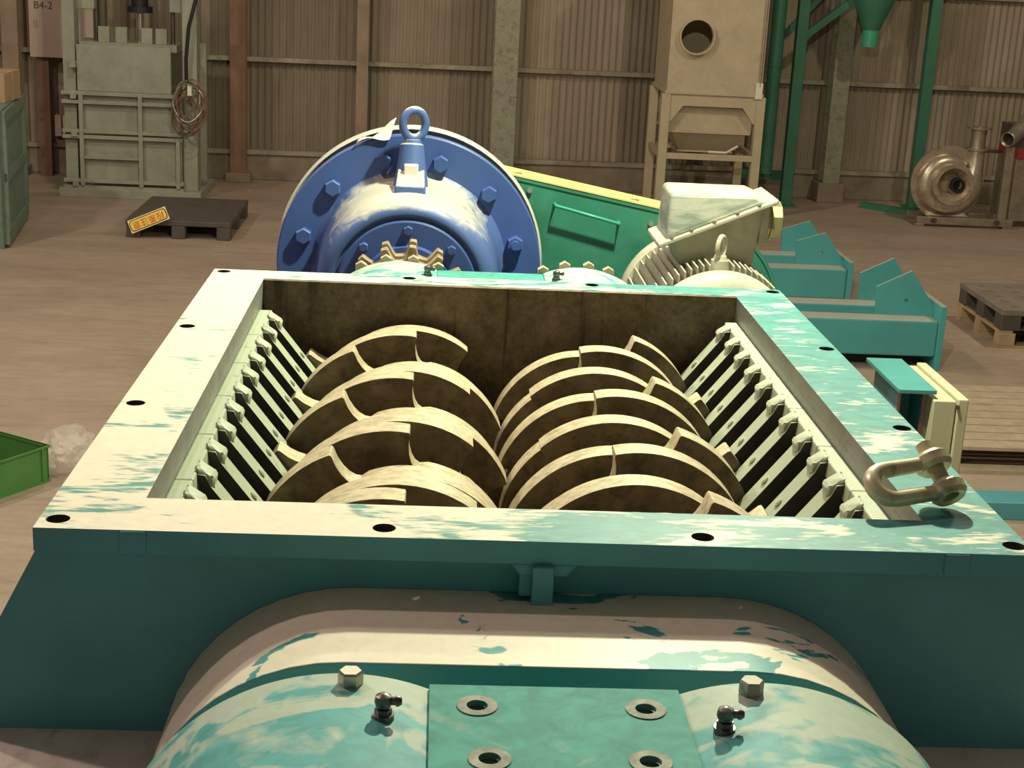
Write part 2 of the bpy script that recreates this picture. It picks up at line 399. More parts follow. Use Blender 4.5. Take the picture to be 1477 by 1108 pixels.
# sloping outer body
for y0, y1 in ((.035, .060), (D-.05, D-.025)):
    b = B().plate([[(-.0, Zw(-.034)), (W, Zw(-.034)), (W+.15, Zw(-.325)), (-.15, Zw(-.325))]], y0, y1, 'y')
    b.build('end_plate', 'teal', SH)
for sx, x0 in ((-1, 0), (1, W)):
    b = B().hexa([(x0-sx*.02, .06, Zw(-.325)), (x0-sx*.035, .06, Zw(-.325)), (x0-sx*.035, D-.05, Zw(-.325)), (x0-sx*.02, D-.05, Zw(-.325)),
                  (x0-sx*.02, .06, Zw(-.034)), (x0-sx*.035, .06, Zw(-.034)), (x0-sx*.035, D-.05, Zw(-.034)), (x0-sx*.02, D-.05, Zw(-.034))])
    b.build('side_plate', 'teal', SH)
B().plate([[(-.22, -.20), (W+.22, -.20), (W+.22, .06), (W-.01, .06), (W-.01, D-.06), (W+.22, D-.06), (W+.22, D+.2), (-.22, D+.2), (-.22, D-.06), (.01, D-.06), (.01, .06), (-.22, .06)], rect(IX0-.02, IX1+.02, IY0-.02, IY1+.02)], Zw(-.365), Zw(-.325)).build('body_flange', 'sill', SH, None, .003)
B().plate([[(-.22, -.75), (W+.22, -.75), (W+.22, .06), (W-.01, .06), (W-.01, D-.06), (W+.1, D-.06), (W+.1, D+.6), (-.1, D+.6), (-.1, D-.06), (.01, D-.06), (.01, .06), (-.22, .06)], rect(IX0-.02, IX1+.02, IY0-.02, IY1+.02)], Zw(-.405), Zw(-.367)).build('base_flange', 'sill', SH, None, .003)
B().plate([rect(.02, 1.38, .0, D), rect(.05, 1.35, .03, D-.03)], Zw(-.80), Zw(-.405)).build('lower_body', 'teal', SH)
hexbolt('bolt', 'boltpaint', (-.105, -.09, Zw(-.365)), (0, 0, 1), .052, .035, SH, .004)
hexbolt('bolt', 'boltpaint', (1.53, -.09, Zw(-.365)), (0, 0, 1), .052, .035, SH, .004)
# centre rib under the flange
b = B().box(.685, .715, -.012, .036, Zw(-.115), Zw(-.034))
b.hexa([(.668, .0, Zw(-.052)), (.734, .0, Zw(-.052)), (.734, .036, Zw(-.052)), (.668, .036, Zw(-.052)), (.655, -.002, Zw(-.034)), (.747, -.002, Zw(-.034)), (.747, .036, Zw(-.034)), (.655, .036, Zw(-.034))])
b.box(.668, .686, .005, .036, Zw(-.085), Zw(-.034))
b.build('centre_rib', 'teal', SH, None, .002)
# stadium-shaped gear covers and bearing housings at both ends
def stadium(R, z, n=24):
    out = []
    for i in range(n+1): a = -PI/2 + PI*i/n; out.append((.962+R*math.cos(a), z+R*math.sin(a)))
    for i in range(n+1): a = PI/2 + PI*i/n; out.append((.438+R*math.cos(a), z+R*math.sin(a)))
    return out
def arc_hump(cx, R, xa, xb, zbot):
    pts = [(xa, zbot)] if abs(xa-cx) < R else [(cx-R, zbot)]
    lo = max(xa, cx-R+1e-4); hi = min(xb, cx+R-1e-4); n = 40
    a0 = math.acos((lo-cx)/R); a1 = math.acos((hi-cx)/R)
    for i in range(n+1):
        a = a0+(a1-a0)*i/n; pts.append((cx+R*math.cos(a), Zw(RZ)+R*math.sin(a)))
    pts.append((hi if abs(xb-cx) < R else cx+R, zbot)); return pts
def end_assembly(front):
    s = 1 if front else -1
    def yy(d): return .035-d if front else D-.025+d      # d = distance out from the end plate
    def seg(b, loops, d0, d1): return b.plate(loops, min(yy(d0), yy(d1)), max(yy(d0), yy(d1)), 'y')
    cov = B().plate([stadium(.272, Zw(-.363))], min(yy(0), yy(.235)), max(yy(0), yy(.235)), 'y', 0, 1)
    cov.build('gear_cover', ['cover', 'teal'], SH, 30, .004)
    lo = Zw(-.405); RH = .28 if front else .262
    d0, d1 = (.345, .76) if front else (.30, .56)
    h1 = seg(B(), [arc_hump(RX[0], RH, 0, .545, lo)], d0, d1).build('bearing_housing', 'hump', SH, 30, .004)
    h2 = seg(B(), [arc_hump(RX[1], RH, .845, 2, lo)], d0, d1).build('bearing_housing', 'hump', SH, 30, .004)
    if front:
        hs = [(.601, -.362), (.799, -.362), (.612, -.482), (.789, -.482)]
        b = B().plate([rect(.545, .845, yy(d1), yy(d0))] + [circ(x, y, .0125, 20) for x, y in hs], Zw(-.10), Zw(-.062))
        b.box(.545, .845, yy(d1), yy(d0), lo, Zw(-.105))
        blk = b.build('clamp_block', 'block', SH)
        for x, y in hs:
            B().plate([circ(x, y, .024, 28), circ(x, y, .0125, 28)], Zw(-.0625), Zw(-.0605)).build('spot_face', 'spotface', blk, 30)
            b = B()
            for k in range(3): b.tube([(x+.0122*math.cos(a), y+.0122*math.sin(a), Zw(-.068-.006*k)) for a in [2*PI*i/20 for i in range(20)]], .0016, 6, True)
            b.build('thread', 'steel', blk, 60)
        for x, hh in ((.452, h1), (.928, h2)):
            zz = Zw(RZ)+math.sqrt(.28**2-(x-(RX[0] if hh is h1 else RX[1]))**2)
            hexbolt('bolt', 'zinc' if hh is h1 else 'boltpaint', (x, -.335, zz), (0, 0, 1), .026, .017, hh)
        for x, y, hh, cx in ((.493, -.408, h1, RX[0]), (.882, -.416, h2, RX[1])):
            zz = Zw(RZ)+math.sqrt(.28**2-(x-cx)**2)
            grease(x, y, zz, hh)
    else:
        B().box(.545, .845, yy(d0), yy(d1), lo, Zw(-.090)).build('clamp_block', 'block', SH, None, .003)
        for hh, cx in ((h1, RX[0]), (h2, RX[1])):
            for ang in ((-24, -9, 7, 22) if hh is h1 else (-21, -8, 6, 18)):
                a = math.radians(ang); R = .277
                hexbolt('bolt', 'pinkbolt', (cx+R*math.sin(a), yy(d1), Zw(RZ)+R*math.cos(a)-.016), (0, 1, 0), .030, .03, hh)
        grease(.52, 2.10, Zw(RZ)+.250, h1); grease(.872, 2.10, Zw(RZ)+.250, h2)
def grease(x, y, z, parent):
    b = B().tube([(x, y, z-.004), (x, y, z+.005)], .0125, 16)
    b.tube([(x, y, z+.005), (x, y, z+.012)], .010, 6)
    b.lathe([(0, .012), (.0085, .014), (.0105, .020), (.009, .027), (.004, .030), (0, .0305)], (x, y, z), 'z', 16)
    b.tube([(x+.004, y, z+.021), (x+.014, y, z+.021)], .005, 10).tube([(x+.014, y, z+.021), (x+.017, y, z+.021), (x+.021, y, z+.021)], [.0065, .0065, .004], 10)
    b.build('grease_nipple', 'steel', parent, 40)
end_assembly(True); end_assembly(False)

# cutter rotors
R1, R0, NT_ = .265, .203, 4
def disc_profile(mirror):
    pts = []; per = 2*PI/NT_
    for t in range(NT_):
        # going clockwise from a gullet (just ahead of the previous tip) up the ramp to the next tip
        ang = []
        n = 22
        a_tip = 0; start = -per
        # gullet floor fillet
        for i in range(6):
            q = i/5; th = PI/2*q
            ang.append((start + .010 + .17*(1-math.cos(th)), R1-.004-(R1-R0)*math.sin(th)))
        for i in range(1, n+1):
            q = i/n; r = R0 + (R1-R0)*(.25*q+.75*(1-(1-q)**1.6))
            ang.append((start+.185+(per-.185)*q, min(R1, r)))
        for a, r in ang: pts.append((t*per+a, r))
    out = [(r*math.sin(a), r*math.cos(a)) for a, r in pts]     # angle clockwise from the top
    if mirror: out = [(-x, z) for x, z in out][::-1]
    return out
TH = .056
def rotor(cx, y0, phase, step, mirror, n):
    b = B().cyl((cx, IY0+.002, Zw(RZ)), (cx, IY1-.002, Zw(RZ)), .165, seg=48)
    rt = b.build('cutter_rotor', 'disc', SH, 30)
    prof = disc_profile(mirror); src = None
    for k in range(n):
        y = y0-.118*k; a = math.radians(phase+step*k)
        if src is None:
            src = B().plate([prof, circ(0, 0, .166, 40)], -TH/2, TH/2, 'y', 0, 1).build('cutter_disc', ['rim', 'disc'], rt, 35, .0025, 1)
            # keep the disc's own centre on the shaft axis
            me = src.data; c = WORLD[src]
            for v in me.vertices: v.co += c
            o = src
        else: o = dup(src, (0, 0, 0), rt)
        place(o, (cx, y, Zw(RZ)), rt); o.rotation_euler = (0, a, 0)
rotor(RX[0], 1.54, 42, -30, False, 12)
rotor(RX[1], 1.465, 14, -30, True, 12)
# combs of cleaning bars on both sides
def comb(side):
    def X(d): return IX0+d if side < 0 else IX1-d
    y0 = 1.54+.059 if side < 0 else 1.465+.059
    ys = [y0-.118*k for k in range(13) if IY0+.02 < y0-.118*k < IY1-.03]
    top = [(0, -.055), (.030, -.055), (.034, -.085), (0, -.085)]
    segs = [ys[i:i+2] for i in range(0, len(ys), 2)]
    src = plug = None
    for sg in segs:
        ya = min(IY1-.001, max(sg)+.0585); yb = max(IY0+.001, min(sg)-.0585)
        b = B().plate([[(X(p[0]), Zw(p[1])) for p in top]], yb, ya, 'y')
        so = b.build('comb_segment', 'comb', SH, None, .003)
        B().box(min(X(0), X(.02)), max(X(0), X(.02)), yb+.001, ya-.001, Zw(-.34), Zw(-.086)).build('backing_plate', 'pit', so)
        for y in sg:
            y = min(y, IY1-.024)
            if src is None:
                pr = [(.026, -.058), (.044, -.060), (.052, -.078), (.215, -.287), (.195, -.31), (.028, -.100)]
                b = B().plate([[(X(p[0]), Zw(p[1])) for p in pr]], y-.025, y+.025, 'y', 0, 1)  # side faces coloured dark, painting in the shade between the bars
                # rough cast knuckle at the upper end
                bm = bmesh.new(); bmesh.ops.create_icosphere(bm, subdivisions=3, radius=1); vs = []
                for v in bm.verts:
                    p = v.co; q = Vector([math.copysign(abs(c)**.4, c) for c in p])*(1+.16*noise.noise(p*2.3)+.10*noise.noise(p*5))
                    vs.append((X(.043)+q.x*.0155*(1 if side < 0 else -1), y+q.y*.0205, Zw(-.0665)+q.z*.0115-q.x*.0095))
                b.add(vs, [tuple(v.index for v in f.verts) for f in bm.faces]); bm.free()
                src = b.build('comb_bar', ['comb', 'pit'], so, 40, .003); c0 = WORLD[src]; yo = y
                pm = Vector((X(.105), y, Zw(-.146))); nn = Vector((-side*.209, 0, .163)).normalized()
                q = B().tube([pm-nn*.002, pm+nn*.0035], .0085, 14).tube([pm+nn*.003, pm+nn*.0045], .005, 10)
                plug = q.build('plug_bolt', 'comb', so, 40); p0 = WORLD[plug]
            else:
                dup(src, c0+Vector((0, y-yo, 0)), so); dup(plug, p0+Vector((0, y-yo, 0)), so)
comb(-1); comb(1)

# ------------------------------------------------------------------ shackle on the flange
def make_shackle():
    root = empty('bow_shackle', (1.2, .16, ZF), 'yellow zinc-plated shackle lying on the hopper flange corner', 'shackle')
    # local frame: u along the body (bow to eyes), v across the two legs
    o = Vector((1.225, .165, ZF)); u = Vector((.93, .30, .06)).normalized()
    v = Vector((-.44, .68, .58)); v = (v-u*v.dot(u)).normalized()
    r = .0125; hw = .026; L = .085
    def P(a, c, h=0): return o + u*a + v*c + u.cross(v)*h + Vector((0, 0, .0405))
    pts = [P(L, -hw), P(L*.6, -hw), P(.015, -hw)]
    pts += [P(.005-hw*math.sin(a)*1.05, -hw*math.cos(a)) for a in [PI*i/12 for i in range(13)]]
    pts += [P(.015, hw), P(L*.6, hw), P(L, hw)]
    rs = [r*.95, r*.95, r] + [r*(1+.12*math.sin(PI*i/12)) for i in range(13)] + [r, r*.95, r*.95]
    B().tube(pts, rs, 16).build('bow', 'shackle', root, 60)
    for c in (-hw, hw):
        ctr = P(L+.010, c); prof_ = []
        b = B(); ax = v
        n = u.cross(v).normalized(); ring = []
        ro, ri, t = .0285, .0135, .0135
        sec = [(ri, -t*.8), (ro*.8, -t), (ro, -t*.5), (ro, t*.5), (ro*.8, t), (ri, t*.8)]
        vs = []; fs = []; K = 28
        for k in range(K):
            a = 2*PI*k/K; d = math.cos(a)*u + math.sin(a)*n
            vs += [ctr + d*rr + ax*hh for rr, hh in sec]
        m_ = len(sec)
        for k in range(K):
            for i in range(m_): fs.append((k*m_+i, ((k+1) % K)*m_+i, ((k+1) % K)*m_+(i+1) % m_, k*m_+(i+1) % m_))
        b.add(vs, fs); b.build('eye', 'shackle', root, 40)
    a = P(L+.010, -hw+.003); e = P(L+.010, hw+.034)
    B().tube([a, a+(e-a)*.7, e], .0128, 18).build('pin', 'shackle', root, 40)
make_shackle()

# ------------------------------------------------------------------ blue gear reducer
GX, GZ, GY = .450, Zw(-.315), 3.34
GR = empty('gear_reducer', (GX, GY, 1.0), 'blue painted gear reducer with bolted round flange and lifting eye', 'gear reducer')
def gear_reducer():
    b = B().lathe([(.30, .045), (.462, .045), (.467, .040), (.467, .005), (.462, 0), (.30, 0)], (GX, GY, GZ), 'y', 96)
    fg = b.build('mounting_flange', 'blue', GR, 30)
    for k in range(12):
        a = math.radians(15+30*k); R = .385
        hexbolt('bolt', 'blue', (GX+R*math.sin(a), GY, GZ+R*math.cos(a)), (0, -1, 0), .052, .03, fg, 0, k == 2)
    prof = [(.345, 0), (.328, -.012), (.318, -.04), (.312, -.10), (.308, -.20), (.305, -.28), (.300, -.33), (.288, -.362), (.270, -.380), (.254, -.385), (.247, -.382), (.245, -.372), (0, -.372)]
    b = B().lathe([(0, .0)] + prof, (GX, GY, GZ), 'y', 96)
    b.build('bell_housing', 'bell', GR, 45)
    b = B().lathe([(0, -.372), (.228, -.372), (.234, -.378), (.234, -.384), (.228, -.388), (.155, -.388), (.150, -.41), (.125, -.41), (.118, -.41), (.10, -.43), (0, -.43)], (GX, GY, GZ), 'y', 72)
    cap = b.build('seal_cover', 'blue', GR, 30)
    for k in range(8):
        a = math.radians(45*k); R = .203
        hexbolt('bolt', 'blue', (GX+R*math.sin(a), GY-.388, GZ+R*math.cos(a)), (0, -1, 0), .028, .02, cap)
    # boss with lifting eye
    b = B().tube([(GX, GY-.10, GZ+.29), (GX, GY-.085, GZ+.40), (GX, GY-.075, GZ+.445)], [.062, .045, .040], 24)
    b.hexa([(GX-.055, GY-.26, GZ+.27), (GX+.055, GY-.26, GZ+.27), (GX+.055, GY, GZ+.30), (GX-.055, GY, GZ+.30), (GX-.05, GY-.25, GZ+.326), (GX+.05, GY-.25, GZ+.326), (GX+.04, GY, GZ+.40), (GX-.04, GY, GZ+.40)])
    b.build('lifting_boss', 'bell', GR, 40, .006)
    b = B().box(GX-.024, GX+.024, GY-.165, GY-.13, GZ+.345, GZ+.385)
    b.build('breather_plug', 'white', GR, None, .004)
    c = Vector((GX+.005, GY-.075, GZ+.512)); rr = .041
    b = B().tube([c+Vector((rr*.93*math.cos(a), .012*math.cos(a), rr*1.15*math.sin(a))) for a in [2*PI*i/32 for i in range(32)]], .0145, 14, True)
    b.tube([(GX, GY-.075, GZ+.44), (GX, GY-.075, GZ+.462)], [.036, .028], 20)
    b.build('lifting_eye', 'bell', GR, 60)
    # body, slot and pale rear rim
    B().lathe([(0, .045), (.40, .045), (.40, .20), (0, .20)], (GX, GY, GZ), 'y', 72).build('body', 'black', GR, 30)
    B().lathe([(.38, .20), (.472, .20), (.480, .19), (.480, .13), (.472, .125), (.466, .135), (.466, .19)], (GX, GY, GZ), 'y', 96).build('rear_rim', 'pale', GR, 30)
    # paper tag wired on the flange
    b = B(); vs = []; nx, ny = 6, 5
    for j in range(ny+1):
        for i in range(nx+1):
            p, q = i/nx, j/ny
            vs.append((GX-.195+.115*p+.02*q, GY-.012+.03*math.sin(p*3)*q+.02*q, GZ+.43+.03*p+.05*q*(.2+.8*p)+.012*math.sin(5*p+3*q)))
    b.add(vs, [(j*(nx+1)+i, j*(nx+1)+i+1, (j+1)*(nx+1)+i+1, (j+1)*(nx+1)+i) for j in range(ny) for i in range(nx)])
    o = b.build('paper_tag', 'white', GR, 60); sm = o.modifiers.new('s', 'SOLIDIFY'); sm.thickness = .002
    # foot under the flange
    B().box(GX-.3, GX+.3, GY+.0, GY+.2, 1.0005, GZ-.30).build('foot', 'blue', GR, None, .004)
    # toothed shaft coupling
    for y, ph in ((2.70, 0), (2.80, .0)):
        pts = []; n = 14
        for k in range(n):
            a = 2*PI*k/n+ph+.1
            for da, r in ((-.20, .158), (-.13, .160), (-.085, .178), (-.06, .201), (-.045, .206), (.045, .206), (.06, .201), (.085, .178), (.13, .160)):
                pts.append((GX+r*math.sin(a+da), GZ-.005+r*math.cos(a+da)))
        B().plate([pts], y-.022, y+.022, 'y').build('sprocket', 'sprocket', GR, 35, .003)
    B().lathe([(0, 2.40), (.115, 2.40), (.125, 2.42), (.125, 2.67), (0, 2.67)], (GX, 0, GZ-.005), 'y', 40).build('coupling_hub', 'sprocket', GR, 30)
    B().lathe([(0, 2.66), (.135, 2.66), (.135, 2.84), (.10, 2.86), (.10, 2.92), (0, 2.92)], (GX, 0, GZ-.005), 'y', 40).build('coupling_hub', 'sprocket', GR, 30)
gear_reducer()

# ------------------------------------------------------------------ belt guard
MX, MZ = 1.485, Zw(-.44)
BG = empty('belt_guard', (.95, 3.67, 0), 'green sheet-metal belt guard with yellow top edge and wire handle', 'belt guard')
def hull2(c0, r0, c1, r1, n=40):
    d = Vector((c1[0]-c0[0], c1[1]-c0[1])); L = d.length; th = math.atan2(d.y, d.x); al = math.acos((r0-r1)/L)
    a = [(c0[0]+r0*math.cos(th+al+(2*PI-2*al)*i/n), c0[1]+r0*math.sin(th+al+(2*PI-2*al)*i/n)) for i in range(n+1)]
    return a + [(c1[0]+r1*math.cos(th-al+2*al*i/n), c1[1]+r1*math.sin(th-al+2*al*i/n)) for i in range(n+1)]
def belt_guard():
    y0, y1 = 3.58, 3.76
    G1 = (1.50, Zw(-.482)); r0, r1 = .367, .34
    out = hull2((GX, GZ), r0, G1, r1)
    inn = hull2((GX, GZ), r0-.013, G1, r1-.013)
    B().plate([inn], y0, y0+.006, 'y').build('face_plate', 'guard', BG)
    rimo = B().plate([out, inn], y0-.004, y1, 'y', 0).build('rim_band', 'guard', BG, 30)
    # yellow strip along the sloping top
    d = Vector((G1[0]-GX, 0, G1[1]-GZ)); dl = d.length; d = d.normalized(); nrm = Vector((-d.z, 0, d.x))
    al = math.acos((r0-r1)/dl); th = math.atan2(d.z, d.x)
    n2 = Vector((math.cos(th+al), 0, math.sin(th+al)))
    A = Vector((GX, 0, GZ))+n2*(r0+.001); E = Vector((G1[0], 0, G1[1]))+n2*(r1+.001)
    b = B().hexa([(A.x, y0-.006, A.z), (E.x, y0-.006, E.z), (E.x, y1, E.z), (A.x, y1, A.z)] + [(p.x+n2.x*.006, yy, p.z+n2.z*.006) for p, yy in ((A, y0-.006), (E, y0-.006), (E, y1), (A, y1))])
    st = b.build('top_strip', 'yellow', BG)
    t = (E-A).normalized()
    for q in (.30, .72):
        p = A+(E-A)*q+n2*.006
        B().box(p.x-.02, p.x+.02, y0+.03, y0+.05, p.z-.001, p.z+.003, 0).build('clip', 'girt', st)
    # wire handle
    a = Vector((.975, y0, GZ+.208)); e = Vector((1.215, y0, GZ+.150))
    h = [a, a+Vector((0, -.045, 0)), e+Vector((0, -.045, 0)), e]
    B().tube(h, .0065, 8).build('handle', 'frame_green' if 0 else 'spout', BG, 60)
    for p in ((.880, GZ+.255), (1.335, GZ+.150)):
        B().cyl((p[0], y0, p[1]), (p[0], y0-.012, p[1]), .010, seg=12).build('screw', 'zinc', BG, 30)
    lb = B().box(1.765, 1.812, y0-.002, y0+.001, Zw(-.402), Zw(-.374)).build('warning_label', 'orange', BG)
    B().box(1.774, 1.785, y0-.003, y0-.0015, Zw(-.397), Zw(-.380)).box(1.789, 1.800, y0-.003, y0-.0015, Zw(-.397), Zw(-.380)).build('print', 'ink', lb)
    B().box(.43, .47, y0+.05, y1-.05, 0, GZ-.36).build('post', 'guard', BG)
    B().box(1.48, 1.52, y0+.05, y1-.05, 0, G1[1]-.335).build('post', 'guard', BG)
belt_guard()

# ------------------------------------------------------------------ electric motor
MO = empty('electric_motor', (MX, 3.1, 1.0), 'cream finned electric motor with big terminal box beside the green guard', 'motor')
def motor():
    y0, y1 = 2.88, 3.44
    B().lathe([(0, y0+.02), (.212, y0+.02), (.212, y1), (0, y1)], (MX, 0, MZ), 'y', 64).build('stator_body', 'motor', MO, 30)
    B().lathe([(0, y0-.09), (.10, y0-.09), (.19, y0-.08), (.225, y0-.065), (.246, y0-.045), (.250, y0-.02), (.250, y0+.0), (.245, y0+.01), (.0, y0+.01)], (MX, 0, MZ), 'y', 64).build('end_shield', 'motor', MO, 40)
    B().lathe([(.20, y1-.03), (.264, y1-.03), (.268, y1-.02), (.268, y1+.05), (.262, y1+.06), (.06, y1+.11), (0, y1+.11)], (MX, 0, MZ), 'y', 64).build('drive_flange', 'motor', MO, 30)
    for k in range(-13, 14):
        x = k*.0200
        if abs(k) <= 1: continue
        zt = math.sqrt(max(0, .262**2-x*x)); zb = math.sqrt(max(0, .208**2-x*x)) if abs(x) < .208 else 0
        B().box(MX+x-.0028, MX+x+.0028, y0+.03, y1-.02, MZ+zb-.01, MZ+zt).build('cooling_fin', 'motor', MO)
    B().box(MX-.19, MX+.19, y0+.1, y0+.2, 1.0005, MZ-.17).box(MX-.19, MX+.19, y1-.2, y1-.1, 1.0005, MZ-.17).build('foot', 'motor', MO, None, .005)
    B().tube([(MX, y0+.075, MZ+.20), (MX, y0+.075, MZ+.270)], [.035, .03], 18).build('eye_boss', 'motor', MO, 40)
    c = Vector((MX, y0+.075, MZ+.312))
    B().tube([c+Vector((.008*math.cos(a), .028*math.cos(a), .036*math.sin(a))) if 0 else c+Vector((.016*math.cos(a), .024*math.cos(a), .035*math.sin(a))) for a in [2*PI*i/24 for i in range(24)]], .009, 10, True).tube([(MX, y0+.075, MZ+.262), (MX, y0+.075, MZ+.284)], [.027, .020], 14).build('lifting_eye', 'motor', MO, 60)
    # terminal box: base with sloping rim, wedge-shaped hood
    ya, yb = 3.01, 3.27
    xl, xr = 1.305, 1.660; zl, zr = Zw(-.128), Zw(.022)      # rim line slopes up to the right
    def rz(x): return zl+(zr-zl)*(x-xl)/(xr-xl)
    zb = MZ+.225
    b = B().hexa([(xl+.06, ya+.045, zb), (xr-.045, ya+.045, zb), (xr-.045, yb-.02, zb), (xl+.06, yb-.02, zb),
                  (xl+.03, ya+.035, rz(xl+.03)-.012), (xr-.02, ya+.035, rz(xr-.02)-.012), (xr-.02, yb-.01, rz(xr-.02)-.012), (xl+.03, yb-.01, rz(xl+.03)-.012)])
    tb = b.build('terminal_box', 'motor', MO, None, .012, 3)
    b = B().hexa([(xl-.022, ya-.015, rz(xl-.022)-.012), (xr+.012, ya-.015, rz(xr+.012)-.012), (xr+.012, yb+.015, rz(xr+.012)-.012), (xl-.022, yb+.015, rz(xl-.022)-.012),
                  (xl-.022, ya-.015, rz(xl-.022)+.004), (xr+.012, ya-.015, rz(xr+.012)+.004), (xr+.012, yb+.015, rz(xr+.012)+.004), (xl-.022, yb+.015, rz(xl-.022)+.004)])
    b.build('rim', 'motor', tb, None, .004)
    zt = Zw(.040)
    b = B().hexa([(xl+.005, ya, rz(xl+.005)), (xr-.01, ya, rz(xr-.01)), (xr-.01, yb, rz(xr-.01)), (xl+.005, yb, rz(xl+.005)),
                  (xl+.012, ya+.02, zt), (xr-.06, ya+.02, zt), (xr-.06, yb-.02, zt), (xl+.012, yb-.02, zt)])
    b.build('hood', 'hood', tb, None, .018, 4)
    for q in (.06, .24, .45, .66, .86):
        x = xl+(xr-xl)*q
        B().tube([(x, ya-.008, rz(x)+.003), (x, ya-.008, rz(x)+.012)], .0075, 10).build('cover_screw', 'zinc', tb, 30)
    z = Zw(-.062)
    B().box(xr-.03, xr+.0, ya+.05, yb-.05, z-.07, z+.065).build('gland_plate', 'motor', tb, None, .004)
    B().tube([(xr, ya+.13, z), (xr+.012, ya+.13, z), (xr+.015, ya+.13, z), (xr+.05, ya+.13, z), (xr+.055, ya+.13, z)], [.062, .062, .066, .066, .055], 10).build('cable_gland', 'brass', tb, 25)
motor()

# ------------------------------------------------------------------ things on the floor, near
def hbeam_frame(name, x0, x1, y0, y1, zt, zb, gz, label, hole):
    r = empty(name, ((x0+x1)/2, (y0+y1)/2, 0), label, 'steel beam', 'teal beam frames')
    for y in (y0, y1):
        B().box(x0, x1-.012, y-.085, y+.085, zb, zt).build('flange', 'beam_teal', r, None, .012)
    B().box(x0, x1-.012, y0+.085, y1-.085, (zb+zt)/2-.02, (zb+zt)/2).build('web', 'beam_teal', r)
    B().box(x1-.012, x1+.03, y0-.10, y1+.10, 0, gz).build('end_plate', 'beam_teal', r, None, .004)
    for y in (y0, y1):
        b = B().plate([[(x1-.40, zt-.01), (x1-.012, zt-.01), (x1-.012, gz-.03), (x1-.18, gz+.20), (x1-.41, zt+.19)], circ(x1-.2, zt+.1, .015, 12)], y+.07, y+.094, 'y')
        b.build('gusset', 'beam_teal', r)
    B().box(x0+.1, x0+.2, y0-.05, y1+.05, 0, zb).build('packing', 'wood', r)
    return r
hbeam_frame('beam_frame', 1.95, 3.93, 7.82, 8.25, .335, .09, .44, 'nearer teal steel beam frame with pentagon gussets on the floor', 1)
hbeam_frame('beam_frame', 1.85, 3.87, 9.92, 10.46, .245, .0, .31, 'farther teal steel beam frame with gussets, behind the motor box', 1)
# control box post
PB = empty('control_post', (2.22, 3.15, 0), 'teal steel post with flat teal cap plate beside the hopper', 'post')
B().box(2.145, 2.278, 2.97, 3.39, 1.185, 1.2).build('cap_plate', 'cap_teal', PB, None, .002)
B().box(2.165, 2.175, 3.05, 3.33, .02, 1.185).build('flange', 'teal', PB)
B().box(2.255, 2.265, 3.05, 3.33, .02, 1.185).build('flange', 'teal', PB)
for x in (2.1645, 2.2545): B().box(x, x+.011, 3.035, 3.0495, .02, 1.185).build('edge_strip', 'pink', PB)
B().box(2.176, 2.254, 3.18, 3.19, .02, 1.185).build('web', 'teal', PB)
B().box(2.10, 2.33, 2.98, 3.38, 0, .02).build('foot_plate', 'teal', PB)
CB = empty('control_box', (2.31, 3.15, .74), 'cream sheet-metal control box fixed to the teal post', 'control box')
B().box(2.2665, 2.345, 2.955, 3.42, .74, 1.168).build('case', 'box_cream', CB, None, .004)
B().box(2.349, 2.385, 2.945, 3.43, .73, 1.178).build('door', 'box_cream', CB, None, .004)
B().cyl((2.345, 2.945, 1.15), (2.352, 2.945, 1.15), .008, seg=10).cyl((2.345, 2.945, .78), (2.352, 2.945, .78), .008, seg=10).build('hinge', 'steel', CB, 30)
# slatted wooden pallet
SP = empty('slatted_pallet', (3.95, 6.3, 0), 'weathered wooden slatted pallet lying on the floor beyond the shackle', 'pallet')
for i in range(9):
    y = 5.72+.139*i
    B().box(3.28, 4.75 if i < 7 else 4.35-.1*(i-7), y-.062, y+.062, .115, .137).build('slat', 'slat', SP, None, .003)
for x in (3.32, 3.98, 4.64): B().box(x-.04, x+.04, 5.66, 6.9, .022, .115).build('bearer', 'wood', SP)
for y in (5.66, 6.3, 6.85): B().box(3.28, 4.72, y-.05, y+.05, 0, .022).build('bottom_board', 'slat', SP)
# low teal channel
CH = empty('steel_channel', (3.9, 5.02, 0), 'dark teal steel channel on the floor with a bolt, at the right edge', 'steel channel')
B().box(3.15, 4.6, 4.92, 5.10, 0, .09).build('channel', 'teal', CH, None, .004)
hexbolt('bolt', 'zinc', (3.52, 4.98, .09), (0, 0, 1), .04, .03, CH)
# dark plastic pallet on a wooden one
def plastic_pallet(name, x0, x1, y0, y1, z0, h, label, rot, holes, top='plastic_top'):
    r = empty(name, ((x0+x1)/2, (y0+y1)/2, z0), label, 'pallet', None)
    hl = []
    if holes:
        nx = 5; ny = 5
        for i in range(nx):
            for j in range(ny):
                cx = x0+(x1-x0)*(i+.7)/(nx+.4); cy = y0+(y1-y0)*(j+.7)/(ny+.4)
                hl.append([(cx+.045*math.cos(a), cy+.022*math.sin(a)) for a in [2*PI*k/12 for k in range(12)]])
    B().plate([rect(x0, x1, y0, y1)] + hl, z0+h-.045, z0+h).build('deck', top, r, None, .006)
    wx = (x1-x0)*.14
    for i in range(3):
        for j in range(3):
            cx = x0+wx/2+(x1-x0-wx)*i/2; cy = y0+wx/2+(y1-y0-wx)*j/2
            B().box(cx-wx/2+.004, cx+wx/2-.004, cy-wx/2+.004, cy+wx/2-.004, z0, z0+h-.045).build('foot', 'plastic', r, None, .008)
    if holes: B().box(x0+.02, x1-.02, y0+.02, y1-.02, z0+.002, z0+.012).build('bottom_sheet', 'plastic', r)
    return r
plastic_pallet('plastic_pallet', 4.60, 5.70, 8.40, 9.33, .13, .155, 'dark plastic pallet with slotted deck stacked on a wooden pallet', 0, True)
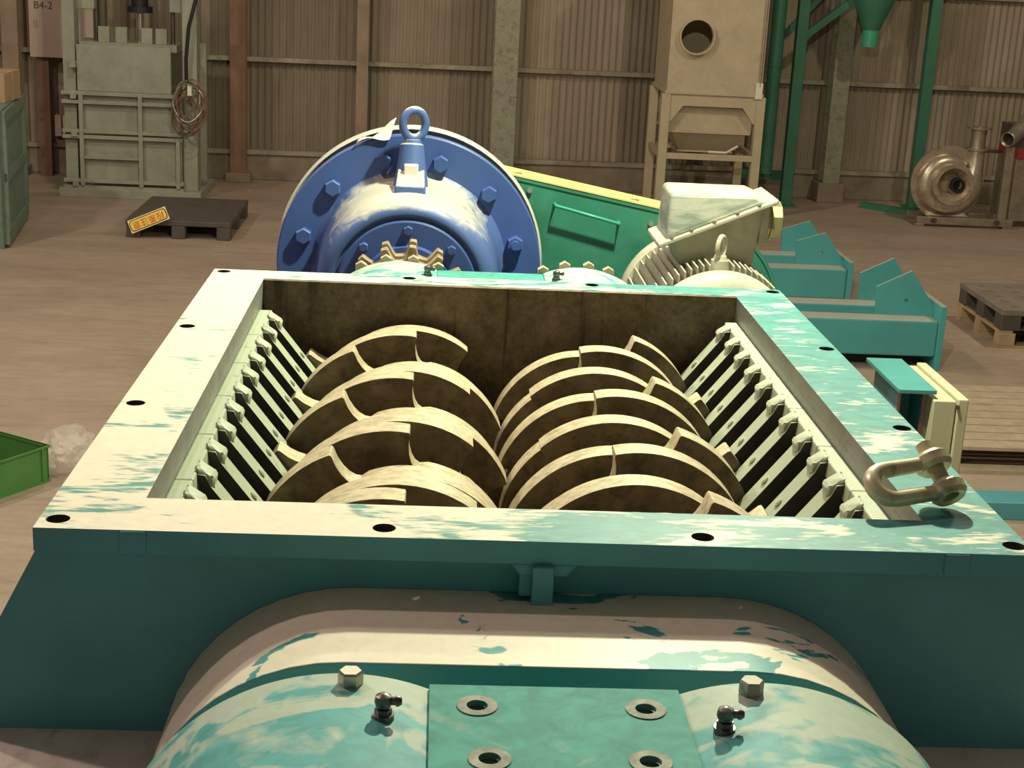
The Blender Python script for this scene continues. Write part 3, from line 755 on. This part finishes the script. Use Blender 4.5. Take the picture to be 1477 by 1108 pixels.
WP = empty('wooden_pallet', (5.15, 8.87, 0), 'pine pallet under the dark plastic pallet at the right edge', 'pallet')
for y in (8.45, 8.87, 9.28):
    B().box(4.60, 5.72, y-.05, y+.05, 0, .02).build('bottom_board', 'wood', WP)
    for x in (4.66, 5.15, 5.66): B().box(x-.06, x+.06, y-.05, y+.05, .02, .11).build('block', 'wood', WP, None, .004)
for x in (4.65, 4.9, 5.15, 5.4, 5.66): B().box(x-.05, x+.05, 8.41, 9.33, .11, .13).build('board', 'wood', WP, None, .002)
# green tote with plastic film
CRM = Matrix.Translation((-1.285, 5.07, 0)) @ Matrix.Rotation(math.atan2(-.84, -.54), 4, 'Z')   # x along the near-right face, -y away to the left
GC = empty('plastic_tote', (-1.6, 5.0, 0), 'green plastic tote box holding clear film, left of the hopper', 'tote box')
cl, cw, chh = .50, .56, .185
b = B().box(0, cl, -cw, 0, 0, .012, 0, CRM).box(0, cl, -.010, 0, .012, chh, 0, CRM).box(0, cl, -cw, -cw+.010, .012, chh, 0, CRM).box(0, .010, -cw, 0, .012, chh, 0, CRM).box(cl-.010, cl, -cw, 0, .012, chh, 0, CRM)
b.build('body', 'crate_green', GC)
b = B()
for z in (chh-.012,): b.plate([rect(-.008, cl+.008, -cw-.008, .008), rect(.012, cl-.012, -cw+.012, -.012)], z, z+.012, 'z', 0, None, CRM)
b.build('rim', 'crate_green', GC)
for x in (.035, cl-.05): B().box(x, x+.012, 0, .008, .012, chh-.012, 0, CRM).build('rib', 'crate_green', GC)
B().box(-.004, cl+.004, 0, .006, .0, .012, 0, CRM).build('bottom_lip', 'crate_green', GC)
def film(name, c, sx, sy, sz, seed, label, zmin):
    bm = bmesh.new(); bmesh.ops.create_icosphere(bm, subdivisions=4, radius=1); vs = []; fs = []
    for v in bm.verts:
        p = v.co; n = noise.noise(p*1.6+Vector((seed, 0, 0)))*.30 + noise.noise(p*4+Vector((0, seed, 0)))*.16 + abs(noise.noise(p*9+Vector((0, 0, seed))))*.10
        q = p*(1+n-.1); vs.append((c[0]+q.x*sx, c[1]+q.y*sy, max(zmin, c[2]+q.z*sz)))
    fs = [tuple(v.index for v in f.verts) for f in bm.faces]; bm.free()
    o = B().add(vs, fs).build(name, 'bag', None, 25); tag(o, label, 'plastic film'); return o
pc = CRM @ Vector((.26, -.28, .11))
film('plastic_film', (pc.x, pc.y, pc.z), .17, .17, .085, 3, 'crumpled clear plastic film inside the green tote', .02)
film('plastic_film', (-1.235, 5.24, .11), .15, .17, .11, 8, 'crumpled clear plastic bag on the floor behind the green tote', .003)

# ------------------------------------------------------------------ far left
plastic_pallet('plastic_pallet', -2.15, -1.24, 11.28, 12.55, 0, .16, 'dark plastic pallet on the floor in front of the grey baler', 0, False, 'plastic')
SG = empty('caution_sign', (-1.95, 11.24, .08), 'yellow caution sign with red characters propped upside down on the pallet', 'sign')
ms = Matrix.Translation((-1.945, 11.255, .165)) @ Matrix.Rotation(math.radians(-24), 4, 'Y') @ Matrix.Rotation(math.radians(-12), 4, 'X')
def rrect(x, y, r, n=5):
    out = []
    for cx, cy, a0 in ((x-r, y-r, 0), (-x+r, y-r, 90), (-x+r, -y+r, 180), (x-r, -y+r, 270)):
        out += [(cx+r*math.cos(math.radians(a0+90*i/n)), cy+r*math.sin(math.radians(a0+90*i/n))) for i in range(n+1)]
    return out
B().plate([rect(-.178, .178, -.058, .058)], -.004, .004, 'y', 0, None, ms).build('panel', 'sign_pale', SG)
B().plate([rrect(.172, .050, .03)], -.006, -.0042, 'y', 0, None, ms).build('border', 'ink', SG)
B().plate([rrect(.164, .043, .026)], -.008, -.0062, 'y', 0, None, ms).build('field', 'sign_yellow', SG)
b = B(); text_into(b, '段差注意', .074, ms @ Matrix.Translation((0, -.0085, 0)) @ Matrix.Rotation(PI, 4, 'Y') @ Matrix.Rotation(PI/2, 4, 'X'), 0, .0005)
b.build('lettering', 'sign_red', SG)

# baler
BA = empty('baler', (-2.5, 13.75, 0), 'grey-green upright baling press with ribbed doors by the wall', 'baler')
by = 13.3
B().box(-3.20, -1.80, by-.04, by+.95, 0, .09).build('base', 'baler', BA, None, .005)
B().box(-3.14, -3.02, by+.05, by+.25, .09, 2.9).build('post', 'baler', BA, None, .004)
B().box(-1.98, -1.84, by+.05, by+.25, .09, 2.9).build('post', 'baler', BA, None, .004)
B().box(-3.10, -1.86, by+.80, by+.86, .09, 1.5).build('back_panel', 'baler', BA)
B().box(-3.0, -2.09, by+.02, by+.05, 1.045, 1.49).build('upper_door', 'baler', BA, None, .003)
B().box(-2.97, -1.99, by+.03, by+.06, .66, 1.0).build('door', 'baler', BA)
B().box(-2.97, -1.99, by+.03, by+.06, .17, .62).build('door', 'baler', BA)
for z, x1 in ((1.025, -2.0), (.94, -2.02), (.655, -1.98), (.60, -1.98), (.165, -1.97), (.10, -1.97)):
    B().box(-3.15, x1, by-.03, by+.03, z-.018, z+.018).build('rail', 'baler', BA, None, .003)
B().box(-2.97, -2.38, by-.025, by+.03, .385, .41).build('rail', 'baler', BA)
for x, z0, z1 in ((-2.96, .12, 1.03), (-2.385, .12, 1.03), (-2.02, .12, .62)):
    B().box(x-.02, x+.02, by-.045, by+.03, z0, z1).build('upright', 'baler', BA, None, .003)
for z in (.14, .63, 1.0, 1.30): B().box(-3.06, -3.0, by-.05, by+.05, z-.03, z+.03).build('hinge', 'baler', BA, None, .004)
B().cyl((-2.45, by+.4, 1.83), (-2.45, by+.4, 2.9), .085, seg=24).build('cylinder', 'black', BA, 30)
B().cyl((-2.45, by+.4, 1.80), (-2.45, by+.4, 1.86), .125, seg=24).build('cylinder_flange', 'black', BA, 30)
B().cyl((-2.45, by+.4, 1.50), (-2.45, by+.4, 1.82), .04, seg=20).build('piston_rod', 'chrome', BA, 30)
B().box(-3.0, -2.05, by+.15, by+.65, 1.44, 1.51).build('press_plate', 'baler', BA)
for x in (-2.77, -2.60, -2.35, -2.21): B().box(x-.055, x+.055, by+.2, by+.26, 1.51, 1.66).build('bracket', 'baler', BA, None, .003)
for x in (-2.86, -2.11): B().cyl((x, by+.3, 1.5), (x, by+.3, 2.9), .022, seg=14).build('guide_rod', 'steel', BA, 30)
for x in (-2.95, -2.03): B().box(x-.10, x+.09, by+.22, by+.34, 1.82, 1.98).build('guide_block', 'baler', BA, None, .006)
B().box(-3.02, -1.98, by+.05, by+.6, 2.7, 2.9).build('head_beam', 'baler', BA)
cc = empty('cable_coil', (-1.90, 13.28, .8), 'coiled brown cable hanging on the right post of the baler', 'cable')
rng = random.Random(2)
for k in range(10):
    cx = -1.90+rng.uniform(-.05, .05); cz = .93+rng.uniform(-.06, .06); rx = rng.uniform(.09, .16); rz_ = rng.uniform(.17, .26); yy = by-.06-.012*k
    pts = [(cx+rx*math.cos(a)+.01*math.sin(3*a+k), yy+.02*math.sin(2*a+k), cz+rz_*math.sin(a)) for a in [2*PI*i/28 for i in range(28)]]
    B().tube(pts, .008, 6, True).build('loop', 'col_brown' if k % 2 else 'galv', cc, 60)
B().box(-1.90, -1.86, by-.165, by-.16, 1.06, 1.17, 0).build('paper_tag', 'white', cc)
hs = B().tube([(-1.93, by-.02, 1.15), (-1.93, by-.04, 1.4), (-1.90, by-.05, 1.7), (-1.82, by-.05, 2.0), (-1.72, by-.02, 2.4), (-1.70, by+.1, 2.8)], .018, 10).build('hydraulic_hose', 'black', None, 60)
tag(hs, 'black hydraulic hose rising along the right side of the baler', 'hose')
# turquoise crate and carton
TC = empty('wooden_crate', (-3.6, 11.2, 0), 'tall turquoise painted crate at the left edge', 'crate')
B().hexa([(-4.2, 10.6, .03), (-2.985, 10.6, .03), (-3.19, 12.0, .03), (-4.4, 12.0, .03), (-4.2, 10.6, 1.12), (-2.985, 10.6, 1.12), (-3.19, 12.0, 1.12), (-4.4, 12.0, 1.12)]).build('body', 'turq', TC)
td = Vector((-.205, 1.4, 0)).normalized(); tnv = Vector((td.y, -td.x, 0))
def side_strip(name, a0, a1, z0, z1, th):
    p0 = Vector((-2.985, 10.6, 0))+td*a0; p1 = Vector((-2.985, 10.6, 0))+td*a1
    B().hexa([(*(p0).xy, z0), (*(p0+tnv*th).xy, z0), (*(p1+tnv*th).xy, z0), (*(p1).xy, z0), (*(p0).xy, z1), (*(p0+tnv*th).xy, z1), (*(p1+tnv*th).xy, z1), (*(p1).xy, z1)]).build(name, 'turq', TC)
side_strip('batten', 0, 1.41, .03, .14, .025); side_strip('batten', 0, 1.41, .55, .62, .025); side_strip('batten', 0, 1.41, 1.03, 1.12, .025)
side_strip('corner_post', 0, .06, .14, 1.03, .03); side_strip('corner_post', 1.34, 1.41, .14, 1.03, .03)
for x in (-4.1, -3.05): B().box(x-.05, x+.05, 10.55, 10.6, 0, 1.14).build('corner_post', 'turq', TC)
B().hexa([(-4.2, 10.55, 1.12), (-2.98, 10.55, 1.12), (-3.185, 12.0, 1.12), (-4.4, 12.0, 1.12), (-4.2, 10.55, 1.135), (-2.98, 10.55, 1.135), (-3.185, 12.0, 1.135), (-4.4, 12.0, 1.135)]).build('lid', 'turq', TC)
CT = empty('carton', (-3.42, 11.35, 1.135), 'brown cardboard carton on top of the turquoise crate', 'carton')
B().box(-3.75, -3.09, 11.1, 11.6, 1.136, 1.38).build('box', 'carton', CT, None, .004)
B().box(-3.752, -3.088, 11.33, 11.38, 1.14, 1.382).build('tape', 'wood', CT)
# hanging board with writing, and boards behind the baler
bd = empty('notice_board', (-3.25, 14.5, 1.4), 'cream board marked B4-2 on the wall behind the baler', 'board')
B().box(-3.74, -3.08, 14.46, 14.49, 1.26, 2.35).build('panel', 'board', bd)
b = B(); text_into(b, 'B4-2', .105, Matrix.Translation((-3.59, 14.459, 1.785)) @ Matrix.Rotation(PI/2, 4, 'X'), 0, .001); b.build('lettering', 'ink', bd)
B().box(-3.69, -3.683, 14.452, 14.46, 1.56, 1.64).box(-3.665, -3.658, 14.452, 14.46, 1.56, 1.64).build('hook', 'chrome', bd)
B().box(-3.72, -3.70, 14.49, 14.74, 1.4, 2.3).box(-3.12, -3.10, 14.49, 14.74, 1.4, 2.3).build('bracket', 'girt', bd)
pk = B().box(-3.70, -3.575, 14.55, 14.58, 0, 1.25).build('plank', 'col_brown', None, None, .003); tag(pk, 'reddish brown plank standing below the cream board', 'plank')
lv = empty('louvre_panel', (-3.35, 14.66, .3), 'small pale slatted panel low on the wall left of the baler', 'panel')
for i in range(5): B().box(-3.55+.085*i, -3.485+.085*i, 14.62, 14.70, .42, .64).build('slat', 'board', lv)
B().box(-3.56, -3.12, 14.70, 14.72, .29, .65).build('backing', 'col_brown', lv)

# ------------------------------------------------------------------ dust collector
DC = empty('dust_collector', (3.3, 14.0, 0), 'beige dust collector cabinet with round port on four legs', 'dust collector')
y0, y1 = 13.5, 14.45; xl, xr = 2.84, 3.81
def dust():
    # cabinet: front with a round opening, sides, back
    B().plate([rect(xl, xr, 1.30, 2.9), circ(3.10, 1.83, .165, 36)], y0, y0+.012, 'y').build('front_panel', 'dust', DC)
    B().box(xl, xl+.01, y0+.012, y1, 1.30, 2.9).box(xr-.01, xr, y0+.012, y1, 1.30, 2.9).box(xl, xr, y1-.01, y1, 1.30, 2.9).box(xl, xr, y0, y1, 1.29, 1.30).build('cabinet', 'dust', DC)
    B().lathe([(.163, y0+.02), (.163, y0-.06), (.180, y0-.06), (.180, y0-.006), (.205, y0-.006), (.205, y0-.001)], (3.10, 0, 1.83), 'y', 40).build('port_collar', 'dust', DC, 40)
    B().box(xl-.02, xr+.02, y0-.02, y1+.02, 1.255, 1.29).build('joint_flange', 'dust', DC, None, .004)
    B().tube([(xr-.03, y0-.02, 1.36), (xr-.03, y0-.02, 2.9)], .012, 8).build('conduit', 'galv', DC, 40)
    B().box(xr-.07, xr-.0, y0-.03, y0-.001, 1.24, 1.40).build('switch_plate', 'white', DC)
    # frame
    for x in (xl, xr):
        for y in (y0+.03, y1-.03):
            B().box(x-.045, x+.045, y-.045, y+.045, 0, 1.255).build('leg', 'dust', DC, None, .003)
    for y in (y0, y1-.05):
        b = B().plate([[(xl, 1.255), (xl, .98), (xl+.06, .98), (xl+.18, 1.14), (xr-.18, 1.14), (xr-.06, .98), (xr, .98), (xr, 1.255)]], y, y+.03, 'y')
        b.build('gusset_frame', 'dust', DC)
    for y in (y0-.01, y1-.05): B().box(xl+.04, xr-.04, y, y+.05, .60, .66).build('rail', 'dust', DC, None, .003)
    for x in (xl-.03, xr-.02): B().box(x, x+.05, y0+.06, y1-.06, .60, .66).build('rail', 'dust', DC, None, .003)
    # hopper
    B().box(2.90, 3.75, y0+.08, y1-.10, .88, 1.25).build('hopper_box', 'dust', DC)
    B().box(2.88, 3.74, y0+.05, y1-.08, .865, .885).build('hopper_lip', 'dust', DC)
    B().hexa([(3.04, y0+.25, .67), (3.58, y0+.25, .67), (3.58, y1-.3, .67), (3.04, y1-.3, .67), (2.93, y0+.08, .865), (3.70, y0+.08, .865), (3.70, y1-.10, .865), (2.93, y1-.10, .865)]).build('hopper_cone', 'dust', DC)
    B().box(3.02, 3.60, y0+.2, y1-.28, .655, .67).build('slide_gate', 'dust', DC)
    B().tube([(3.35, y0+.2, .66), (3.52, y0+.1, .67), (3.62, y0+.04, .75)], .014, 8).build('gate_handle', 'white', DC, 50)
dust()
# ------------------------------------------------------------------ green stand with cyclone
GS = empty('cyclone_stand', (5.0, 14.7, 0), 'tall green steel stand carrying a cyclone cone against the wall', 'stand')
def bar(name, a, e, wd, dp, mat, parent):
    a = Vector(a); e = Vector(e); t = (e-a).normalized(); n = Vector((0, 1, 0)); s_ = t.cross(n).normalized()
    pts = []
    for p in (a, e): pts += [p-s_*wd/2-n*dp/2, p+s_*wd/2-n*dp/2, p+s_*wd/2+n*dp/2, p-s_*wd/2+n*dp/2]
    return B().hexa(pts).build(name, mat, parent, None, .003)
bar('post', (4.40, 14.55, 0), (4.40, 14.55, 3.2), .115, .115, 'frame_green', GS)
bar('post', (5.89, 14.75, 0), (5.89, 14.75, 3.2), .115, .115, 'frame_green', GS)
bar('brace', (4.42, 14.55, 1.82), (5.15, 14.55, 2.42), .075, .07, 'frame_green', GS)
bar('brace', (4.20, 14.95, 1.70), (4.9, 14.95, 2.5), .06, .05, 'frame_green', GS)
bar('beam', (3.9, 14.80, .30), (4.40, 14.80, .30), .10, .08, 'frame_green', GS)
bar('beam', (4.34, 14.7, 2.75), (5.95, 14.7, 2.75), .12, .1, 'frame_green', GS)
B().hexa([(5.25, 14.62, 0), (5.9, 14.02, 0), (5.98, 14.1, 0), (5.33, 14.7, 0), (5.25, 14.62, .06), (5.9, 14.02, .06), (5.98, 14.1, .06), (5.33, 14.7, .06)]).build('base_beam', 'frame_green', GS)
B().box(4.30, 4.50, 14.45, 14.66, 0, .02).box(5.79, 5.99, 14.65, 14.86, 0, .02).build('foot_plate', 'frame_green', GS)
GP = B().tube([(4.16, 14.62, .34), (4.16, 14.62, 3.2)], .075, 20).build('down_pipe', 'frame_green', GS, 40)
B().tube([(4.16, 14.62, 1.5), (4.16, 14.62, 1.53)], .082, 20).build('pipe_joint', 'frame_green', GP, 40)
B().lathe([(0, 2.72), (.30, 2.72), (.30, 2.45), (.095, 1.94), (0, 1.94)], (5.12, 14.45, 0), 'z', 40).build('cyclone_cone', 'frame_green', GS, 30)
B().lathe([(0, 1.94), (.085, 1.94), (.085, 1.76), (.075, 1.76), (.075, 1.9), (0, 1.9)], (5.12, 14.45, 0), 'z', 32).build('spout', 'spout', bpy.data.objects['cyclone_cone'], 30)

# ------------------------------------------------------------------ blower fan
BF = empty('blower_fan', (6.0, 13.75, 0), 'bare metal snail-shaped blower fan on a low steel skid', 'blower fan')
def fan():
    fy = 13.72; cx, cz = 5.90, .445
    pts = []; rs = []
    for i in range(49):
        q = i/48; a = math.radians(50+q*305)      # grows towards the outlet
        R = .205+.045*q; pts.append((cx+R*math.cos(a), fy, cz+R*math.sin(a))); rs.append(.085+.045*q)
    pts += [(6.165, fy, .52), (6.175, fy, .65), (6.175, fy, .80)]; rs += [.105, .088, .083]
    B().tube(pts, rs, 20).build('scroll', 'fan', BF, 60)
    B().plate([circ(cx, cz, .385, 56)], fy-.01, fy+.015, 'y').build('back_plate', 'fan', BF)
    B().lathe([(.17, fy-.16), (.215, fy-.16), (.222, fy-.13), (.215, fy-.08), (.19, fy-.08)], (cx+.025, 0, cz), 'y', 48).build('inlet_ring', 'fan', BF, 40)
    B().lathe([(.19, fy-.15), (.15, fy-.11), (.11, fy-.07), (.10, fy-.02), (0, fy-.02)], (cx+.025, 0, cz), 'y', 40).build('inlet_cone', 'sprocket', BF, 40)
    B().lathe([(.055, fy-.06), (.075, fy-.06), (.075, fy-.12), (.055, fy-.12), (.055, fy-.03), (0, fy-.03)], (cx+.085, 0, cz-.01), 'y', 28).build('inlet_bore', 'black', BF, 40)
    B().lathe([(0, .80), (.125, .80), (.125, .82), (.083, .82), (.075, .92), (.083, 1.02), (.13, 1.02), (.13, 1.035), (.07, 1.035), (.07, .9), (0, .9)], (6.175, fy, 0), 'z', 32).build('outlet_duct', 'galv', BF, 40)
    B().box(5.58, 6.60, fy-.17, fy-.11, .03, .10).box(5.58, 6.60, fy+.18, fy+.24, .03, .10).box(5.56, 5.66, fy-.17, fy+.24, 0, .03).box(6.5, 6.6, fy-.17, fy+.24, 0, .03).build('skid', 'galv', BF, None, .004)
    for x in (5.75, 6.42):
        B().cyl((x, fy-.17, .07), (x, fy-.2, .07), .028, seg=12).build('bolt', 'steel', BF, 30)
    B().box(6.435, 6.52, fy-.16, fy-.09, .10, .86).build('upright', 'galv', BF, None, .004)
    B().box(6.24, 6.46, fy+.02, fy+.1, .77, .80).build('tie_bar', 'steel', BF)
    B().hexa([(5.7, fy-.06, .10), (6.15, fy-.06, .10), (6.15, fy+.2, .10), (5.7, fy+.2, .10), (5.8, fy-.02, .2), (6.05, fy-.02, .2), (6.05, fy+.1, .2), (5.8, fy+.1, .2)]).build('pedestal', 'fan', BF)
    B().cyl((cx+.03, fy+.02, cz), (cx+.03, fy+.38, cz), .13, seg=24).build('motor', 'frame_green', BF, 30)
fan()
DE = B().tube([(6.40, 13.50, .94), (6.46, 13.56, .95), (6.54, 13.62, 1.0), (6.66, 13.7, 1.12), (6.85, 13.8, 1.2), (7.2, 13.9, 1.2)], [.075, .075, .08, .08, .085, .085], 20, caps=False)
DE = DE.build('flexible_duct', 'galv', None, 60); sd = DE.modifiers.new('s', 'SOLIDIFY'); sd.thickness = .006
tag(DE, 'open-ended silver duct elbow at the right edge above the fan skid', 'duct')
RB = empty('filter_unit', (6.95, 14.0, 0), 'grey machine with red band standing right of the blower fan', 'machine')
B().box(6.62, 7.4, 13.75, 14.3, .06, .72).build('cabinet', 'galv', RB, None, .006)
B().box(6.62, 7.4, 13.74, 14.31, .72, .83).build('red_band', 'red', RB, None, .004)
B().box(6.64, 7.4, 13.78, 14.28, 0, .06).box(6.62, 7.4, 13.75, 14.3, .83, 1.05).build('plinth', 'steel', RB)
